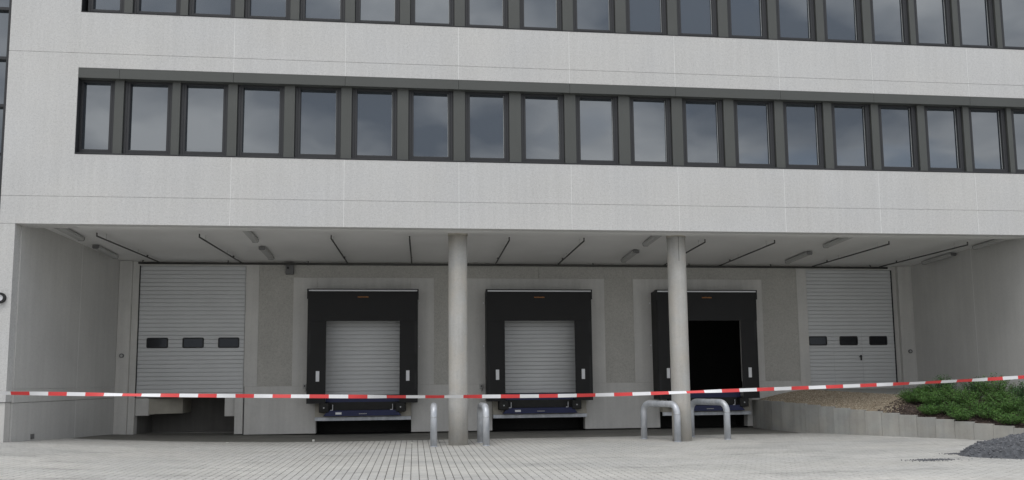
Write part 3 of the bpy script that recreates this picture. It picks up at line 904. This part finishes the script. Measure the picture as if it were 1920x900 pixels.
SH += [(6.05, .58, .28, .30, 0, 'leafy green shrub between the dark shrubs behind the wall steps'),
       (7.45, .50, .30, .30, 0, 'full green shrub in the middle of the planting bed'),
       (6.15, .10, .22, .16, 0, 'tiny green shrub at the wall edge left of the others'),
       (6.95, .04, .24, .18, 0, 'creeping green shrub on the wall edge below the tallest shrub'),
       (8.05, .06, .26, .18, 0, 'creeping green shrub hugging the wall edge in the middle'),
       (8.75, .04, .26, .18, 0, 'creeping green shrub at the wall edge above the heap'),
       (8.65, .95, .30, .34, 1, 'dark shrub in the back row before the light ramp'),
       (6.60, .16, .24, .18, 0, 'small leafy shrub on the mulch between two creeping ones'),
       (7.50, .14, .26, .20, 0, 'small leafy shrub near the wall edge left of the middle'),
       (8.20, .48, .30, .26, 1, 'dull green shrub in the middle row left of the right end'),
       (9.45, .04, .28, .20, 0, 'creeping green shrub nearest the right picture edge')]
for s, t, r_, h, dk, lab in SH:
    p = bed(s, t)
    shrub('shrub', p, r_ * 1.5, h * 1.4 + .08, 'leafd' if dk else 'leaf', 4600 if r_ > .29 else 3400, lab, 5 if 'yellow' in lab else 0)

# heap of dark gravel and the spill beside it
def heap_mesh(cx, cy, rx, ry, H, n, name, mt, seed, power=1.0):
    b = MB(); P = {}
    for i in range(n + 1):
        for j in range(n + 1):
            u, v = 1.3 * (-1 + 2 * i / n), 1.3 * (-1 + 2 * j / n)
            x_, y_ = u * rx, v * ry
            rr = math.sqrt(u * u + v * v) + .22 * noise.noise(Vector((u * 2.2, v * 2.2, seed)))
            z = H * (1 - math.exp(-power * max(0, 1 - rr)))
            z = z + (.035 * noise.noise(Vector((x_ * 5, y_ * 5, seed))) + .02 * noise.noise(Vector((x_ * 17, y_ * 17, seed)))) * min(1, z * 6) - .010 * max(0, min(1, (rr - .9) * 8))
            P[i, j] = (x_, y_, z)
    for i in range(n):
        for j in range(n):
            b.quad([P[i, j], P[i + 1, j], P[i + 1, j + 1], P[i, j + 1]], smooth=True)
    return b, P
hp = tag(empty('gravel_heap', (13.98, -4.75, 0)), 'heap of dark grey gravel on the paving at the right', 'gravel heap')
b, P = heap_mesh(0, 0, 2.05, 1.2, .43, 110, 'mound', 'heap', 3.3, 3.6)
b.build('mound', M['heap'], hp)
sc_ = MB(); random.seed(5)
ks = list(P.values())
for _ in range(9000):
    p = random.choice(ks)
    if p[2] > .0: rock(sc_, (p[0] + random.uniform(-.02, .02), p[1] + random.uniform(-.02, .02), p[2]), random.uniform(.010, .034), random.random() ** 1.3)
for _ in range(1600):
    a = random.uniform(0, 6.28); r_ = random.gauss(1.02, .13)
    rock(sc_, (math.cos(a) * 1.85 * r_, math.sin(a) * 1.0 * r_, .006), random.uniform(.006, .014), random.random())
tag(sc_.build('loose_stones', M['stone'], hp), kind='stuff')
def spill(cx, cy, rx, ry, n, lab):
    root = tag(empty('gravel_spill', (cx, cy, 0)), lab, 'gravel spill')
    b = MB()
    for _ in range(n):
        u, v = random.gauss(0, .38), random.gauss(0, .38)
        rock(b, (u * rx, v * ry + .12 * math.sin(u * 3) * ry, .004), random.uniform(.006, .017), random.random() * .5)
    tag(b.build('loose_stones', M['stone'], root), kind='stuff')
spill(10.62, -5.2, .62, .26, 520, 'thin dark patch of spilled gravel left of the heap')
spill(11.95, -4.1, .45, .22, 260, 'small tongue of dark gravel trailing off the heap')

# bits of litter by the dock strip
for x_, y_, lab in ((-2.05, 2.95, 'tiny pale scrap on the dark strip below the left dock'), (-4.2, 2.4, 'tiny white scrap on the paving below the left pier'), (.62, 1.6, 'tiny white scrap on the paving left of the left column')):
    tag(MB().box(-.03, .03, -.015, .015, 0, .05 if x_ == -2.05 else .02, ch=.004).build('litter', M['litter'], None, (x_, y_, lift(x_, y_) + .004)), lab, 'litter')

# ------------------------------------------------------------------ barrier tape
ctrl = [(-9.5, 1.60), (-5.059, 1.506), (-2.918, 1.451), (.082, 1.395), (1.253, 1.380), (3.265, 1.378), (5.786, 1.428), (8.433, 1.501), (10.462, 1.583), (14.0, 1.76)]
def tz(x_):
    for i in range(len(ctrl) - 1):
        if x_ <= ctrl[i + 1][0]:
            p0 = ctrl[max(i - 1, 0)]; p1 = ctrl[i]; p2 = ctrl[i + 1]; p3 = ctrl[min(i + 2, len(ctrl) - 1)]
            t = (x_ - p1[0]) / (p2[0] - p1[0]); h = p2[0] - p1[0]
            m1 = (p2[1] - p0[1]) / max(1e-6, p2[0] - p0[0]) * h; m2 = (p3[1] - p1[1]) / max(1e-6, p3[0] - p1[0]) * h
            return (2 * t**3 - 3 * t**2 + 1) * p1[1] + (t**3 - 2 * t**2 + t) * m1 + (-2 * t**3 + 3 * t**2) * p2[1] + (t**3 - t**2) * m2
    return ctrl[-1][1]
RED = [(-9, -9.32), (0, -4.917), (1, -4.428), (2, -3.936), (3, -3.436), (8, -.834), (10, .275), (12, 1.403), (13, 1.961), (17, 4.257), (20, 5.96), (23, 7.645), (26, 9.283), (28, 10.369), (35, 14.2)]
def tx_(q):      # start of stripe pair q along the tape, as its print has stretched
    for i in range(len(RED) - 1):
        if q <= RED[i + 1][0]:
            (a, b), (c, d) = RED[i], RED[i + 1]; return b + (d - b) * (q - a) / (c - a)
    return RED[-1][1]
tp = MB(); N_ = 6; k = 1; H_ = .054
off0 = .0
while k < 88:
    qq = -9 + (k - 1) / 2; x_ = tx_(qq); SL = tx_(qq + .5) - x_
    for j in range(N_):
        xa, xb = x_ + SL * j / N_, x_ + SL * (j + 1) / N_
        def fr(q):
            tw = .45 * math.sin(q * .8 + .6) + .30 * math.sin(q * 2.3) + .12 * math.sin(q * 6.1)
            yy = -8 + .02 * math.sin(q * 1.3); z = tz(q)
            hy, hz = math.sin(tw) * H_ / 2, math.cos(tw) * H_ / 2
            return Vector((q, yy - hy, z + hz)), Vector((q, yy + hy, z - hz))
        (ta, ba), (tb, bb) = fr(xa), fr(xb); th = Vector((0, .0012, 0))
        tp.quad([ba, bb, tb, ta], k % 2, smooth=True); tp.quad([ta + th, tb + th, bb + th, ba + th], k % 2, smooth=True)
        tp.quad([ta, tb, tb + th, ta + th], k % 2); tp.quad([ba + th, bb + th, bb, ba], k % 2)
    k += 1
tag(tp.build('barrier_tape', [M['whitet'], M['red']]), 'red and white striped barrier tape sagging across the yard', 'barrier tape')
